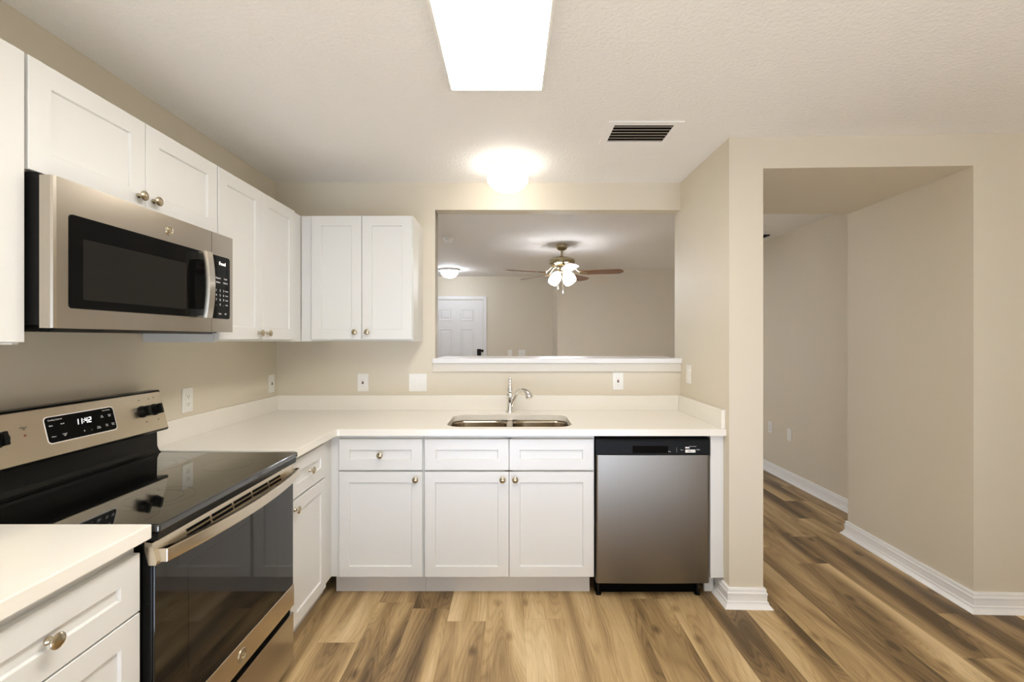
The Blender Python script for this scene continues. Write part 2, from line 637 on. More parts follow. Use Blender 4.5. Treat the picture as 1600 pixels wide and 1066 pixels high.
def carcass(root, w, z0, z1, depth, parts, top=True):
    """Side, bottom, back, top panels and a face frame, as one body."""
    mb = MB()
    t = .016
    mb.box(0, t, .001, depth, z0, z1)
    mb.box(w - t, w, .001, depth, z0, z1)
    mb.box(t, w - t, .001, depth, z0 + .004, z0 + .02)
    mb.box(t, w - t, depth - .008, depth, z0 + .02, z1)
    if top:
        mb.box(t, w - t, .001, depth - .008, z1 - .016, z1)
    # face frame
    f = .038
    zt = z1 - .016 if top else z1
    mb.box(t, f, .001, .02, z0 + .02, zt)
    mb.box(w - f, w - t, .001, .02, z0 + .02, zt)
    for kind, x, zz in parts:
        if kind == 'rail':
            mb.box(f, w - f, .001, .02, zz - .02, zz + .02)
        else:
            mb.box(x - .02, x + .02, .001, .02, z0 + .02, zz)
    mb.box(f, w - f, .001, .02, z1 - .05, z1 - (.016 if top else 0))
    mb.box(f, w - f, .001, .02, z0 + .02, z0 + .04)
    return mb.build('body', M['cab'], root, smooth=None)


def toe_kick(root, x0, x1, depth):
    return MB().box(x0, x1, .062, .078, 0.0, .114).build('toe_kick', M['kick'], root, smooth=None)


YD = 2.446            # carcass face of the back base run
XD = -.971            # carcass face of the left base run
ZD0, ZD1, ZW0, ZW1 = .120, .681, .690, .856
DEP = .607

# back run: drawer base, sink base
c = thing('base_cabinet', 'white base cabinet in the corner with one knobbed drawer above one door', 'cabinet', (-.928, YD, 0))
carcass(c, .453, .114, .876, DEP, [('rail', 0, .685)])
toe_kick(c, -.04, .453, DEP)
front(c, 'drawer', .005, .449, ZW0, ZW1, (.227, .773), fr=.058)
front(c, 'door', .005, .449, ZD0, ZD1, (.415, .643))
MB().box(-.043, -.0005, -.001, .02, .114, .876).build('filler', M['cab'], c, smooth=None)

c = thing('sink_base_cabinet', 'wide white base cabinet under the sink with two plain false drawers and two doors', 'cabinet', (-.473, YD, 0))
carcass(c, .914, .114, .876, DEP, [('rail', 0, .685), ('stile', .457, .86)], top=False)
toe_kick(c, 0, .900, DEP)
front(c, 'drawer_front', .008, .4557, ZW0, ZW1, fr=.058)
front(c, 'drawer_front', .4583, .908, ZW0, ZW1, fr=.058)
front(c, 'door', .008, .4555, ZD0, ZD1, (.423, .643))
front(c, 'door', .4585, .908, ZD0, ZD1, (.490, .643))

# left run beyond the range
c = thing('base_cabinet', 'narrow white base cabinet with drawer and door right beside the oven', 'cabinet', (XD, 1.949, 0), PI / 2)
carcass(c, .385, .114, .876, DEP, [('rail', 0, .685)])
toe_kick(c, 0, .545, DEP)
front(c, 'drawer', .008, .380, ZW0, ZW1, (.190, .773), fr=.058)
front(c, 'door', .008, .380, ZD0, ZD1, (.040, .643))
MB().box(.3855, .4965, .0, .02, .114, .876).build('filler', M['cab'], c, smooth=None)

# near left cabinet
c = thing('base_cabinet', 'white base cabinet in the near left foreground with a drawer knob close to the camera', 'cabinet', (XD, .706, 0), PI / 2)
carcass(c, .463, .114, .876, DEP, [('rail', 0, .690)])
toe_kick(c, 0, .463, DEP)
front(c, 'drawer', .004, .459, .695, .843, (.226, .772), fr=.058)
front(c, 'door', .004, .459, ZD0, .690, (.060, .643))

# filler panel right of the dishwasher
c = thing('end_panel', 'narrow white filler panel between the dishwasher and the pillar', 'panel', (1.058, YD, 0))
MB().box(.002, .073, -.016, .003, .114, .8755, .0015).build('panel', M['cab'], c, smooth=None)
MB().box(.002, .050, .062, .078, 0, .114).build('toe_kick', M['cab'], c, smooth=None)
MB().box(.002, .018, .003, .60, .114, .8755).build('side', M['cab'], c, smooth=None)

# upper cabinets
UZ0, UZ1, UD = 1.376, 2.134, .304
YU = YB - UD - .001
XU = XL + UD + .001
c = thing('wall_cabinet', 'white two-door wall cabinet on the back wall left of the pass-through', 'cabinet', (-1.208, YU, 0))
carcass(c, .610, UZ0, UZ1, UD, [('stile', .305, UZ1 - .05)])
front(c, 'door', .003, .3035, UZ0 + .012, UZ1 - .003, (.268, 1.432), fr=.06)
front(c, 'door', .3065, .607, UZ0 + .012, UZ1 - .003, (.342, 1.432), fr=.06)
MB().box(-.065, -.0005, 0, .02, UZ0, UZ1).build('filler', M['cab'], c, smooth=None)

c = thing('wall_cabinet', 'white two-door wall cabinet on the left wall between the microwave and the corner', 'cabinet', (XU, 1.947, 0), PI / 2)
carcass(c, .690, UZ0, UZ1, UD, [('stile', .345, UZ1 - .05)])
front(c, 'door', .003, .3435, UZ0 + .012, UZ1 - .003, (.308, 1.420), fr=.06)
front(c, 'door', .3465, .687, UZ0 + .012, UZ1 - .003, (.382, 1.420), fr=.06)
MB().box(.6905, .803, 0, .02, UZ0, UZ1).build('filler', M['cab'], c, smooth=None)

c = thing('wall_cabinet', 'short white two-door wall cabinet directly above the microwave', 'cabinet', (XU, 1.180, 0), PI / 2)
carcass(c, .764, 1.829, UZ1, UD, [('stile', .382, UZ1 - .05)])
front(c, 'door', .003, .3805, 1.833, UZ1 - .003, (.350, 1.872), fr=.06)
front(c, 'door', .3835, .761, 1.833, UZ1 - .003, (.414, 1.872), fr=.06)

c = thing('wall_cabinet', 'white wall cabinet cut off by the left edge of the photo, nearest the camera', 'cabinet', (XU, .715, 0), PI / 2)
carcass(c, .462, UZ0, UZ1, UD, [])
front(c, 'door', .003, .459, UZ0 + .006, UZ1 - .003, (.060, 1.420), fr=.06)

# ------------------------------------------------------------------ worktops
CX = -.927            # front edge of the left run
CY = 2.402            # front edge of the back run


def slab_with_hole(outer, hole, z0, z1, mat, parent, bev=.003):
    bm = bmesh.new()
    edges = []
    for loop in (outer, hole) if hole else (outer,):
        vs = [bm.verts.new((x, y, z1)) for x, y in loop]
        for i in range(len(vs)):
            edges.append(bm.edges.new((vs[i], vs[(i + 1) % len(vs)])))
    bmesh.ops.triangle_fill(bm, edges=edges, use_beauty=True, use_dissolve=False)
    bmesh.ops.recalc_face_normals(bm, faces=bm.faces[:])
    ret = bmesh.ops.extrude_face_region(bm, geom=bm.faces[:])
    vs = [g for g in ret['geom'] if isinstance(g, bmesh.types.BMVert)]
    bmesh.ops.translate(bm, verts=vs, vec=(0, 0, z0 - z1))
    bmesh.ops.recalc_face_normals(bm, faces=bm.faces[:])
    be = [e for e in bm.edges if len(e.link_faces) == 2 and e.calc_face_angle(0) > 1.2 and abs(e.verts[0].co.z - e.verts[1].co.z) < 1e-5]
    bmesh.ops.bevel(bm, geom=be, offset=bev, segments=2, affect='EDGES', profile=.5)
    mb = MB()
    mb.bm.free()
    mb.bm = bm
    return mb.build('slab', mat, parent, smooth=30)


wt = thing('worktop', 'cream quartz worktop around the sink and into the corner', 'worktop', (0, 0, 0))
rc = .012
outer = [(XL + .001, 1.945), (CX, 1.945), (CX, CY - .02), (CX + .006, CY - .006), (CX + .02, CY), (XP - .001, CY), (XP - .001, YB - .001), (XL + .001, YB - .001)]
SX0, SX1, SY0, SY1 = -.362, .334, 2.470, 2.872
hole = rrect(SX0, SX1, SY0, SY1, .085, 8)
slab_with_hole(outer, hole, .877, .914, M['quartz'], wt)
BS = .1
MB().box(XL + .0005, XL + .02, 1.955, YB - .021, .914, .914 + BS, .0015).build('backsplash', M['quartz'], wt, smooth=None)
MB().box(XL + .0005, XP - .021, YB - .02, YB - .0005, .914, .914 + BS, .0015).build('backsplash', M['quartz'], wt, smooth=None)
MB().box(XP - .02, XP - .0005, CY + .012, YB - .0005, .914, .914 + BS, .0015).build('backsplash', M['quartz'], wt, smooth=None)

wt = thing('worktop', 'short cream quartz worktop in the near left foreground before the range', 'worktop', (0, 0, 0))
MB().prism([(XL + .001, .700), (CX, .700), (CX, 1.172), (XL + .001, 1.172)], .877, .914, bev=.003).build('slab', M['quartz'], wt, smooth=None)
MB().box(XL + .0005, XL + .02, .700, 1.165, .914, .914 + BS, .0015).build('backsplash', M['quartz'], wt, smooth=None)

# ------------------------------------------------------------------ sink and faucet
sink = thing('kitchen_sink', 'stainless double-bowl sink set under the worktop cutout', 'sink', (0, 0, 0))


def bowl(x0, x1, y0, y1):
    lo = []
    for d, z, r in ((0, .8768, .075), (.002, .86, .075), (.006, .76, .07), (.012, .735, .066), (.03, .722, .06), (.06, .718, .05)):
        lo.append([(x, y, z) for x, y in rrect(x0 + d, x1 - d, y0 + d, y1 - d, r, 8)])
    m = MB()
    m.loft(lo, cap0=False, cap1=True)
    o = m.build('bowl', M['sink'], sink, smooth=50)
    md = o.modifiers.new('thickness', 'SOLIDIFY')
    md.thickness = .0012
    md.offset = -1
    cx, cy = (x0 + x1) / 2, (y0 + y1) / 2
    MB().lathe([(0, .7192), (.02, .7192), (.022, .721), (.040, .7215), (.043, .7195), (.043, .7185), (0, .7185)], 28, T(cx, cy, 0)).build('drain', M['chrome'], o)
    return o


bowl(SX0 - .006, -.030, SY0 - .004, SY1 + .004)
bowl(.002, SX1 + .006, SY0 - .004, SY1 + .004)
# flange with the divider between the bowls
bm_f = MB()
bm_f.box(-.030, .002, SY0 - .004, SY1 + .004, .8735, .8762)
bm_f.build('divider', M['sink'], sink)

fau = thing('faucet', 'polished chrome single-lever faucet standing behind the sink', 'faucet', (-.012, 2.945, .914))
MB().lathe([(0, 0), (.030, 0), (.031, .004), (.029, .009), (.025, .013), (.0235, .02), (.021, .055), (.0205, .075), (.024, .105), (.023, .118),
            (.017, .128), (.0175, .134), (.0195, .146), (.017, .160), (.011, .170), (.009, .176), (0, .177)], 28).build('body', M['chrome'], fau)
MB().lathe([(0, .175), (.007, .175), (.0065, .186), (.008, .198), (.0105, .210), (.010, .220), (.006, .227), (0, .229)], 20).build('lever', M['chrome'], fau)
sp = [(.008, -.004, .045), (.020, -.014, .075), (.034, -.035, .112), (.047, -.060, .140), (.062, -.085, .155), (.080, -.110, .156)]
MB().tube(sp, [.0155, .0145, .0138, .0135, .0138, .0145], 16).build('spout', M['chrome'], fau)
hd = [(.076, -.104, .157), (.090, -.122, .154), (.103, -.140, .145), (.113, -.155, .131), (.118, -.163, .119), (.119, -.165, .115)]
MB().tube(hd, [.0155, .0182, .0210, .0230, .0240, .0215], 18).build('spray_head', M['chrome'], fau)

# ------------------------------------------------------------------ range
# local frame: x along the wall (0..0.762), y = 0 at the door face, +y towards the wall
rg = thing('range', 'stainless and black electric range with glass cooktop between the base cabinets', 'range', (-.933, 1.178, 0), PI / 2)
RW = .762
mb = MB()
mb.box(.004, RW - .004, .03, .625, .05, .872, .003)
mb.prism([(-.012, .866), (-.016, .8875), (.03, .8875), (.03, .866)], .003, RW - .003, axis='x')
for x in (.05, RW - .05):
    for y in (.09, .56):
        mb.lathe([(0, 0), (.018, 0), (.018, .008), (.010, .012), (.010, .052), (0, .052)], 16, T(x, y, 0))
mb.build('body', M['black'], rg)
ct = MB().box(-.001, RW + .001, -.020, .60, .888, .9095, .005, 3).build('cooktop', M['cooktop'], rg)
mb = MB()


def ring(mb, cx, cy, r, w=.0012):
    n = 64
    a = [(cx + r * math.cos(2 * PI * i / n), cy + r * math.sin(2 * PI * i / n), .9098) for i in range(n)]
    b = [(cx + (r - w) * math.cos(2 * PI * i / n), cy + (r - w) * math.sin(2 * PI * i / n), .9098) for i in range(n)]
    mb.loft([a, b], False, False)


for cx, cy, r in ((.20, .15, .105), (.20, .15, .075), (.56, .15, .085), (.20, .43, .085), (.56, .43, .105), (.56, .43, .07), (.38, .46, .055)):
    ring(mb, cx, cy, r)
mb.build('burner_rings', M['ring'], ct)

# oven door
od = MB().box(.003, RW - .003, .002, .028, .262, .860, .003).build('oven_door', M['black'], rg)
# steel trim strip along the top of the door, sloped, with its slots
tr = MB().prism([(.020, .863), (.0, .860), (-.012, .812), (-.009, .802), (.010, .802), (.020, .84)], .002, RW - .002, axis='x').build('top_trim', M['steel'], od, smooth=None)
mb = MB()
sl = math.atan2(.012, .048)
gaps = [.115, .225, .335, .445, .555, .650]
for a, b2 in zip(gaps, gaps[1:]):
    for z in (.843, .829):
        yy = -(.860 - z) * .25
        mb.box(a + .006, b2 - .006, yy - .0012, yy + .004, z - .0042, z + .0042)
mb.build('vent_slot_shade', M['dark'], od, smooth=None)  # dark bars on the trim, painted as the shade inside the slots
MB().box(.006, RW - .006, -.003, .004, .350, .803, .002).build('glass_panel', M['black_glass'], od)
MB().prism(rrect(.13, RW - .13, .43, .745, .02), -.0034, -.0026, axis='y').build('window_screen', M['screen'], od, smooth=None)
MB().box(.002, RW - .002, -.006, .010, .260, .350, .003).build('lower_trim', M['steel'], od)
# bowed bar handle
n = 24
loops = []
for i in range(n + 1):
    u = i / n
    x = .010 + (RW - .020) * u
    bow = 1 - (2 * u - 1) ** 2
    y = -.026 - .036 * bow
    hz, ht = .0175, .0085
    loops.append([(x, y - ht, .826 - hz + .003), (x, y - ht + .002, .826 - hz), (x, y + ht, .826 - hz), (x, y + ht, .826 + hz), (x, y - ht + .002, .826 + hz), (x, y - ht, .826 + hz - .003)])
mb = MB().loft(loops)
mb.box(.009, .042, -.0335, .004, .8085, .8435, .002)
mb.box(RW - .042, RW - .009, -.0335, .004, .8085, .8435, .002)
mb.build('handle', M['steel'], od, smooth=40)


def badge(parent, mtx, r=.016):
    """Round raised badge with the maker's curled monogram."""
    m = MB()
    m.lathe([(0, 0), (r, 0), (r, .0015), (r * .95, .0028), (r * .84, .0028), (r * .80, .0016), (0, .0016)], 32, mtx @ Matrix.Rotation(PI / 2, 4, 'X'))
    o = m.build('badge', M['steel_handle'], parent)
    return o


bd = badge(od, T(RW / 2 + .005, -.006, .303), .0235)


def monogram(parent, mtx, r):
    m = MB()
    rot = mtx
    # two joined script letters drawn as bent wire, inside small flourishes
    def arc(cx, cz, rad, a0, a1, k=14, e=1.0):
        return [rot @ Vector((cx + rad * math.cos(R(a0 + (a1 - a0) * i / k)), -.0018, cz + e * rad * math.sin(R(a0 + (a1 - a0) * i / k)))) for i in range(k + 1)]
    w = r * .06
    m.tube(arc(-.2 * r, .08 * r, .24 * r, 40, 330, e=1.3), w, 6)
    m.tube(arc(.2 * r, .12 * r, .20 * r, 30, 320, e=1.3), w, 6)
    m.tube(arc(-.05 * r, -.2 * r, .3 * r, 200, 350, e=.9), w, 6)
    for a in range(0, 360, 90):
        m.tube(arc(.0, .0, .66 * r, a + 10, a + 75), w, 6)
    return m.build('monogram', M['brass'], parent)


# lower drawer
dr = MB().box(.003, RW - .003, -.004, .028, .022, .231, .003).build('storage_drawer', M['steel_shaded'], rg)  # darkened steel copy stands for the drawer's dim reflection
MB().box(.004, RW - .004, .012, .030, .231, .2615).build('drawer_gap_shade', M['dark'], rg, smooth=None)  # near-black box fills the gap in place of its shade

# backguard: black moulded back and a sloped steel control panel
mb = MB()
mb.prism([(.590, .900), (.560, .9105), (.570, .917), (.578, .935), (.580, 1.010), (.536, 1.006), (.531, 1.012), (.5695, 1.170), (.574, 1.174), (.612, 1.174), (.628, 1.150), (.632, .900)], .001, RW - .001, axis='x')
bg = mb.build('backguard', M['black'], rg, smooth=25)
TH = math.atan2(.0385, .158)                    # lean of the panel
PM = T(0, .5306, 1.012) @ Matrix.Rotation(-TH, 4, 'X')   # panel frame: x along, z up the slope, -y out
PH = .1626
cp = MB().prism(rrect(.006, RW - .006, .004, PH - .004, .008), -.004, .004, axis='y', mat=PM).build('control_panel', M['steel'], rg, smooth=25)
dx0, dx1, dz0, dz1 = .268, .516, .045, .128
MB().prism(rrect(dx0 - .003, dx1 + .003, dz0 - .003, dz1 + .003, .013), -.0046, -.0036, axis='y', mat=PM).build('display_bezel', M['plate'], cp, smooth=25)
MB().prism(rrect(dx0, dx1, dz0, dz1, .011), -.0054, -.0036, axis='y', mat=PM).build('display', M['black_pane'], cp, smooth=25)


def ptext(body, x, z, size, mat, name='lettering', out=-.0057):
    return lettering(name, body, size, mat, cp, PM @ T(x, out, z))




def seven_segment(text, x, z, h, parent, mtx):
    """Slanted seven-segment clock digits as one lit mesh."""
    segs = {'1': 'bc', '2': 'abged', '4': 'fgbc'}
    w, t = h * .52, h * .13
    m = MB()
    for ch in text:
        if ch == ':':
            for q in (.3, .7):
                m.box(x + q * h * .14, x + q * h * .14 + t, -.0002, .0002, z + q * h - t / 2, z + q * h + t / 2, mat=mtx)
            x += h * .30
            continue
        boxes = {'a': (0, w, h - t, h), 'g': (0, w, h / 2 - t / 2, h / 2 + t / 2), 'd': (0, w, 0, t),
                 'f': (0, t, h / 2, h), 'e': (0, t, 0, h / 2), 'b': (w - t, w, h / 2, h), 'c': (w - t, w, 0, h / 2)}
        for k in segs[ch]:
            x0, x1, z0, z1 = boxes[k]
            sl = .14
            m.prism([(x + x0 + sl * z0, z + z0), (x + x1 + sl * z0, z + z0), (x + x1 + sl * z1, z + z1), (x + x0 + sl * z1, z + z1)], -.0002, .0002, mat=mtx, axis='y')
        x += w + h * .22
    return m.build('clock_digits', M['digits'], parent, smooth=None)


seven_segment('11:42', .366, .088, .0185, cp, PM @ T(0, -.0057, 0))
for s, x, z, sz in (('Cooking Options', .301, .118, .0066), ('Bake', .284, .100, .0062), ('Broil', .322, .101, .0062),
                    ('Warm', .286, .064, .0055), ('Cancel\nOff', .322, .064, .0055), ('+', .390, .062, .010), ('-', .418, .062, .010),
                    ('Timer\nOn/Off', .445, .064, .0052), ('Oven Settings', .487, .120, .0055), ('Set\nClock', .466, .100, .005), ('Oven\nLight', .496, .100, .005),
                    ('Start\nTime', .478, .066, .005), ('Cook\nTime', .503, .066, .005)):
    ptext(s, x, z, sz, M['print'])
for s, x, z, sz in (('SURFACE\nON', .205, .108, .0055), ('OFF', .655, .045, .0055), ('OFF', .715, .045, .0055), ('HI', .640, .135, .006), ('LO', .690, .135, .006), ('HI', .715, .138, .006)):
    ptext(s, x, z, sz, M['ink'], out=-.0042)
MB().lathe([(0, 0), (.003, 0), (.003, .001), (0, .0012)], 14, PM @ T(.205, -.0038, .086) @ Matrix.Rotation(PI / 2, 4, 'X')).build('indicator_lamp', M['red'], cp)


def stove_knob(x, z):
    m = MB()
    mtx = PM @ T(x, -.004, z) @ Matrix.Rotation(PI / 2, 4, 'X')
    m.lathe([(0, 0), (.0235, 0), (.024, .003), (.022, .008), (.0205, .018), (.019, .021), (0, .022)], 28, mtx)
    m.box(-.0065, .0065, -.0205, .0205, .018, .034, .003, 2, mtx)
    return m.build('control_knob', M['black'], rg)


for x in (.062, .128, .645, .706):
    stove_knob(x, .088)

# ------------------------------------------------------------------ microwave
mw = thing('microwave', 'stainless over-the-range microwave hung under the short cabinet', 'microwave', (-1.19, 1.180, 1.415), PI / 2)
MB().box(.004, RW - .004, .036, .385, .012, .408, .003).build('body', M['black_matte'], mw)
mb = MB()
mb.box(.03, RW - .03, .05, .37, 0, .012, .002)
mb.prism([(.02, .011), (.06, -.004), (.34, -.002), (.36, .011)], .05, RW - .05, axis='x')
mb.build('underside', M['black_matte'], mw)
SPL = .622
# door: steel frame with rounded left edge, control frame to its right
md_ = MB().prism([(0, .036), (0, .008), (.003, .003), (.009, 0), (SPL, 0), (SPL, .036)], .004, .402, axis='z').build('door', M['steel_shaded'], mw, smooth=25)
cpn = MB().prism([(SPL + .002, .036), (SPL + .002, 0), (RW - .004, 0), (RW, .004), (RW, .036)], .004, .402, axis='z').build('control_frame', M['steel_shaded'], mw, smooth=25)
mb = MB()
pts = rrect(.042, SPL + .1, .058, .312, .010)
mb.prism([(min(x, SPL), z) for x, z in pts], -.002, .001, axis='y')
gp = mb.build('door_glass', M['black_pane'], md_, smooth=None)
MB().prism(rrect(.080, .478, .084, .252, .004), -.0024, -.0018, axis='y').build('window_screen', M['mesh_pane'], md_, smooth=None)
mb = MB()
pts = rrect(SPL - .2, RW - .026, .058, .312, .012)
mb.prism([(max(x, SPL + .002), z) for x, z in pts], -.002, .001, axis='y')
kp = mb.build('keypad_panel', M['black_pane'], cpn, smooth=None)
# handle
loops = []
for i in range(21):
    u = i / 20
    z = .056 + .252 * u
    bow = 1 - (2 * u - 1) ** 2
    y = -.034 - .012 * bow
    hx = .019
    loops.append([(.552 - hx, y + .004, z), (.552 - hx + .003, y - .005, z), (.552 + hx - .003, y - .005, z), (.552 + hx, y + .004, z), (.552 + hx, y + .010, z), (.552 - hx, y + .010, z)])
mb = MB().loft(loops)
mb.box(.534, .570, -.030, -.001, .060, .088, .002)
mb.box(.534, .570, -.030, -.001, .276, .304, .002)
mb.build('handle', M['steel_handle'], md_, smooth=40)
bd2 = badge(md_, T(.400, 0, .352), .0185)
lettering('lettering', 'Food', .020, M['digits'], cpn, T(.686, -.0024, .282))
for k, row in enumerate((('Popcorn', 'Cook'), ('Reheat', 'Defrost'))):
    for s, x in zip(row, (.660, .706)):
        lettering('lettering', s, .0088, M['print'], cpn, T(x, -.0024, .222 - .017 * k))
for k, row in enumerate(('123', '456', '789', '.0.')):
    for s, x in zip(row, (.648, .672, .694)):
        lettering('lettering', s, .013, M['print'], cpn, T(x, -.0024, .172 - .019 * k))
    lettering('lettering', ('Power', 'Timer', 'Clock', 'Vent')[k], .0075, M['print'], cpn, T(.714, -.0024, .172 - .019 * k))
lettering('lettering', 'Start', .0088, M['print'], cpn, T(.672, -.0024, .078))
lettering('lettering', 'Off', .0088, M['print'], cpn, T(.706, -.0024, .078))
# monograms inside the two badges
monogram(od, T(RW / 2 + .005, -.006, .303), .0235)
monogram(md_, T(.400, 0, .352), .0185)

# ------------------------------------------------------------------ dishwasher
dw = thing('dishwasher', 'stainless dishwasher with black control strip beside the pillar', 'dishwasher', (.446, 2.427, 0))
DW = .608
mb = MB()
mb.box(.003, DW - .003, .03, .58, .085, .868)
mb.build('body', M['black_matte'], dw, smooth=None)
loops = []
# steel door: slightly crowned panel
prof = [(.0, .028), (.0, .006), (.004, .001), (.012, -.001), (.15, -.004), (.304, -.005), (.458, -.004), (.592, -.001), (.600, .001), (.604, .006), (.604, .028)]
MB().prism([(x + .003, y) for x, y in prof], .088, .771, axis='z').build('door_panel', M['steel_v'], dw, smooth=50)
cs = MB().prism([(.028, .773), (-.004, .773), (-.006, .778), (-.006, .838), (-.001, .856), (.010, .862), (.028, .862)], .001, DW - .002, axis='x').build('control_strip', M['black_matte'], dw, smooth=40)
MB().box(.195, .385, -.0068, -.004, .783, .822, .003).build('pocket_handle', M['dark'], cs)  # dark block set proud, standing for the pocket's shade
MB().box(.476, .530, -.0072, -.0055, .786, .802, .0005).build('energy_sticker', M['plate'], cs)
MB().box(.476, .498, -.0072, -.0055, .808, .816, .0005).build('energy_sticker', M['plate'], cs)
lettering('lettering', 'Start', .009, M['print'], cs, T(.545, -.0064, .802))
lettering('lettering', 'DISH', .0075, M['ink'], cs, T(.497, -.0074, .794))
lettering('lettering', 'Heavy  Normal', .006, M['print'], cs, T(.515, -.0064, .819))
lettering('lettering', 'Dry', .008, M['print'], cs, T(.392, -.0064, .792))
for k in range(4):
    lettering('lettering', '-', .012, M['print'], cs, T(.430, -.0064, .790 + .007 * k))
lettering('lettering', 'Rinse', .0065, M['print'], cs, T(.458, -.0064, .800))
MB().box(.01, DW - .04, .070, .10, .003, .086).build('kick_plate', M['dark'], dw, smooth=None)
for x in (.025, DW - .045):
    MB().lathe([(0, 0), (.016, 0), (.016, .008), (.006, .012), (.006, .088), (0, .088)], 16, T(x, .055, 0)).build('foot', M['black'], dw)


# ------------------------------------------------------------------ cover plates
def plate(name, label, loc, rz, style, cat, group=None, w=.072):
    h = .118
    p = thing(name, label, cat, loc, rz, group)
    MB().box(-w / 2, w / 2, -.0055, 0, -h / 2, h / 2, .0025).build('cover_plate', M['plate'], p)
    if style == 'gfci':
        b = MB().box(-.0165, .0165, -.0075, -.005, -.034, .034, .001).build('receptacle', M['plate'], p)
        MB().box(-.0065, .0065, -.0088, -.007, .001, .008).build('button', M['red'], b)
        MB().box(-.0065, .0065, -.0088, -.007, -.008, -.001).build('button', M['black_matte'], b)
        for z in (.021, -.021):
            m = MB()
            m.box(-.0075, -.0055, -.0079, -.007, z - .004, z + .004).box(.0055, .0075, -.0079, -.007, z - .004, z + .004)
            m.box(-.002, .002, -.0079, -.007, z - .010, z - .0065)
            m.build('slots', M['under'], b)
    elif style == 'outlet':
        b = MB().box(-.0165, .0165, -.0075, -.005, -.034, .034, .001).build('receptacle', M['plate'], p)
        for z in (.018, -.018):
            m = MB()
            m.box(-.0075, -.0055, -.0079, -.007, z - .004, z + .004).box(.0055, .0075, -.0079, -.007, z - .004, z + .004)
            m.box(-.002, .002, -.0079, -.007, z - .011, z - .007)
            m.build('slots', M['dark'], b)
    elif style == 'switch':
        for x in ((0,) if w < .1 else (-.023, .023)):
            m = MB()
            m.prism([(-.005, -.033), (-.0062, -.033), (-.0085, .0), (-.0095, .033), (-.005, .033)], x - .0165, x + .0165, axis='x')
            m.build('rocker', M['plate'], p, smooth=None)
    return p


plate('wall_outlet', 'white outlet plate on the left wall just beyond the range', (XL, 2.213, 1.094), PI / 2, 'outlet', 'outlet')
plate('wall_outlet', 'white outlet with dark buttons on the left wall right beside the corner', (XL, 2.985, 1.098), PI / 2, 'gfci', 'outlet')
plate('wall_outlet', 'white outlet with dark buttons on the back wall under the two-door cabinet', (-1.000, YB, 1.098), 0, 'gfci', 'outlet')
plate('light_switch', 'square double white switch plate on the back wall left of the faucet', (-.632, YB, 1.098), 0, 'switch', 'switch', w=.118)
plate('wall_outlet', 'white outlet with dark buttons under the bar ledge right of the faucet', (.711, YB, 1.108), 0, 'gfci', 'outlet')
plate('light_switch', 'white switch plate seen edge-on on the pillar wall by the ledge end', (XP, 2.91, 1.165), -PI / 2, 'switch', 'switch')
plate('wall_outlet', 'small white plate low on the hall wall, nearer the pillar edge', (XF, 4.77, .464), -PI / 2, 'outlet', 'outlet')
plate('wall_outlet', 'small white plate low on the hall wall, farther from the pillar edge', (XF, 4.44, .455), -PI / 2, 'blank', 'outlet')
plate('light_switch', 'single white switch plate on the far wall right of the entry door', (-.035, 7.6, 1.15), 0, 'switch', 'switch')
plate('light_switch', 'double white switch plate on the far wall, second from the entry door', (.165, 7.6, 1.15), 0, 'switch', 'switch', w=.118)

# ------------------------------------------------------------------ ceiling fixtures
fx0, fx1, fy0, fy1 = -.246, .126, .56, 1.785
fl = thing('ceiling_light', 'long lit rectangular fluorescent light on the kitchen ceiling', 'ceiling light', ((fx0 + fx1) / 2, (fy0 + fy1) / 2, H))
w2, l2 = (fx1 - fx0) / 2, (fy1 - fy0) / 2
MB().box(-w2 + .03, w2 - .03, -l2 + .01, l2 - .01, -.03, 0).build('housing', M['trim'], fl, smooth=None)
mb = MB()
for sx in (-1, 1):
    mb.box(min(sx * w2, sx * (w2 - .012)), max(sx * w2, sx * (w2 - .012)), -l2, l2, -.080, 0, .002)
    mb.box(-w2 + .012, w2 - .012, min(sx * l2, sx * (l2 - .012)), max(sx * l2, sx * (l2 - .012)), -.080, 0, .002)
mb.build('frame', M['plate'], fl, smooth=None)
MB().box(-w2 + .0125, w2 - .0125, -l2 + .0125, l2 - .0125, -.076, -.070, .001).build('diffuser', M['tube'], fl, smooth=None)

dm = thing('ceiling_light', 'round white dome light on the kitchen ceiling before the pass-through', 'ceiling light', (-.026, 2.745, H))
MB().lathe([(0, 0), (.110, 0), (.112, -.006), (.108, -.016), (.100, -.022), (.098, -.032), (.092, -.036), (0, -.036)], 40).build('collar', M['trim'], dm)
MB().lathe([(0, -.034), (.090, -.034), (.098, -.038), (.118, -.058), (.124, -.080), (.120, -.102), (.104, -.127), (.075, -.147), (.040, -.157), (0, -.160)], 40).build('glass_dome', M['dome'], dm)

en = thing('ceiling_light', 'small lit dome light on the far ceiling above the entry door', 'ceiling light', (-.94, 6.84, H))
MB().lathe([(0, 0), (.160, 0), (.162, -.008), (.155, -.022), (.148, -.028), (0, -.028)], 36).build('rim', M['plate'], en)
MB().lathe([(0, -.027), (.128, -.027), (.130, -.045), (.115, -.082), (.085, -.112), (.045, -.128), (0, -.132)], 36).build('glass_bowl', M['entry'], en)

sd = thing('smoke_detector', 'small round white smoke detector on the far ceiling', 'smoke detector', (-.665, 4.73, H))
MB().lathe([(0, 0), (.052, 0), (.052, -.010), (.046, -.014), (.045, -.026), (.038, -.034), (0, -.035)], 30).build('housing', M['plate'], sd)

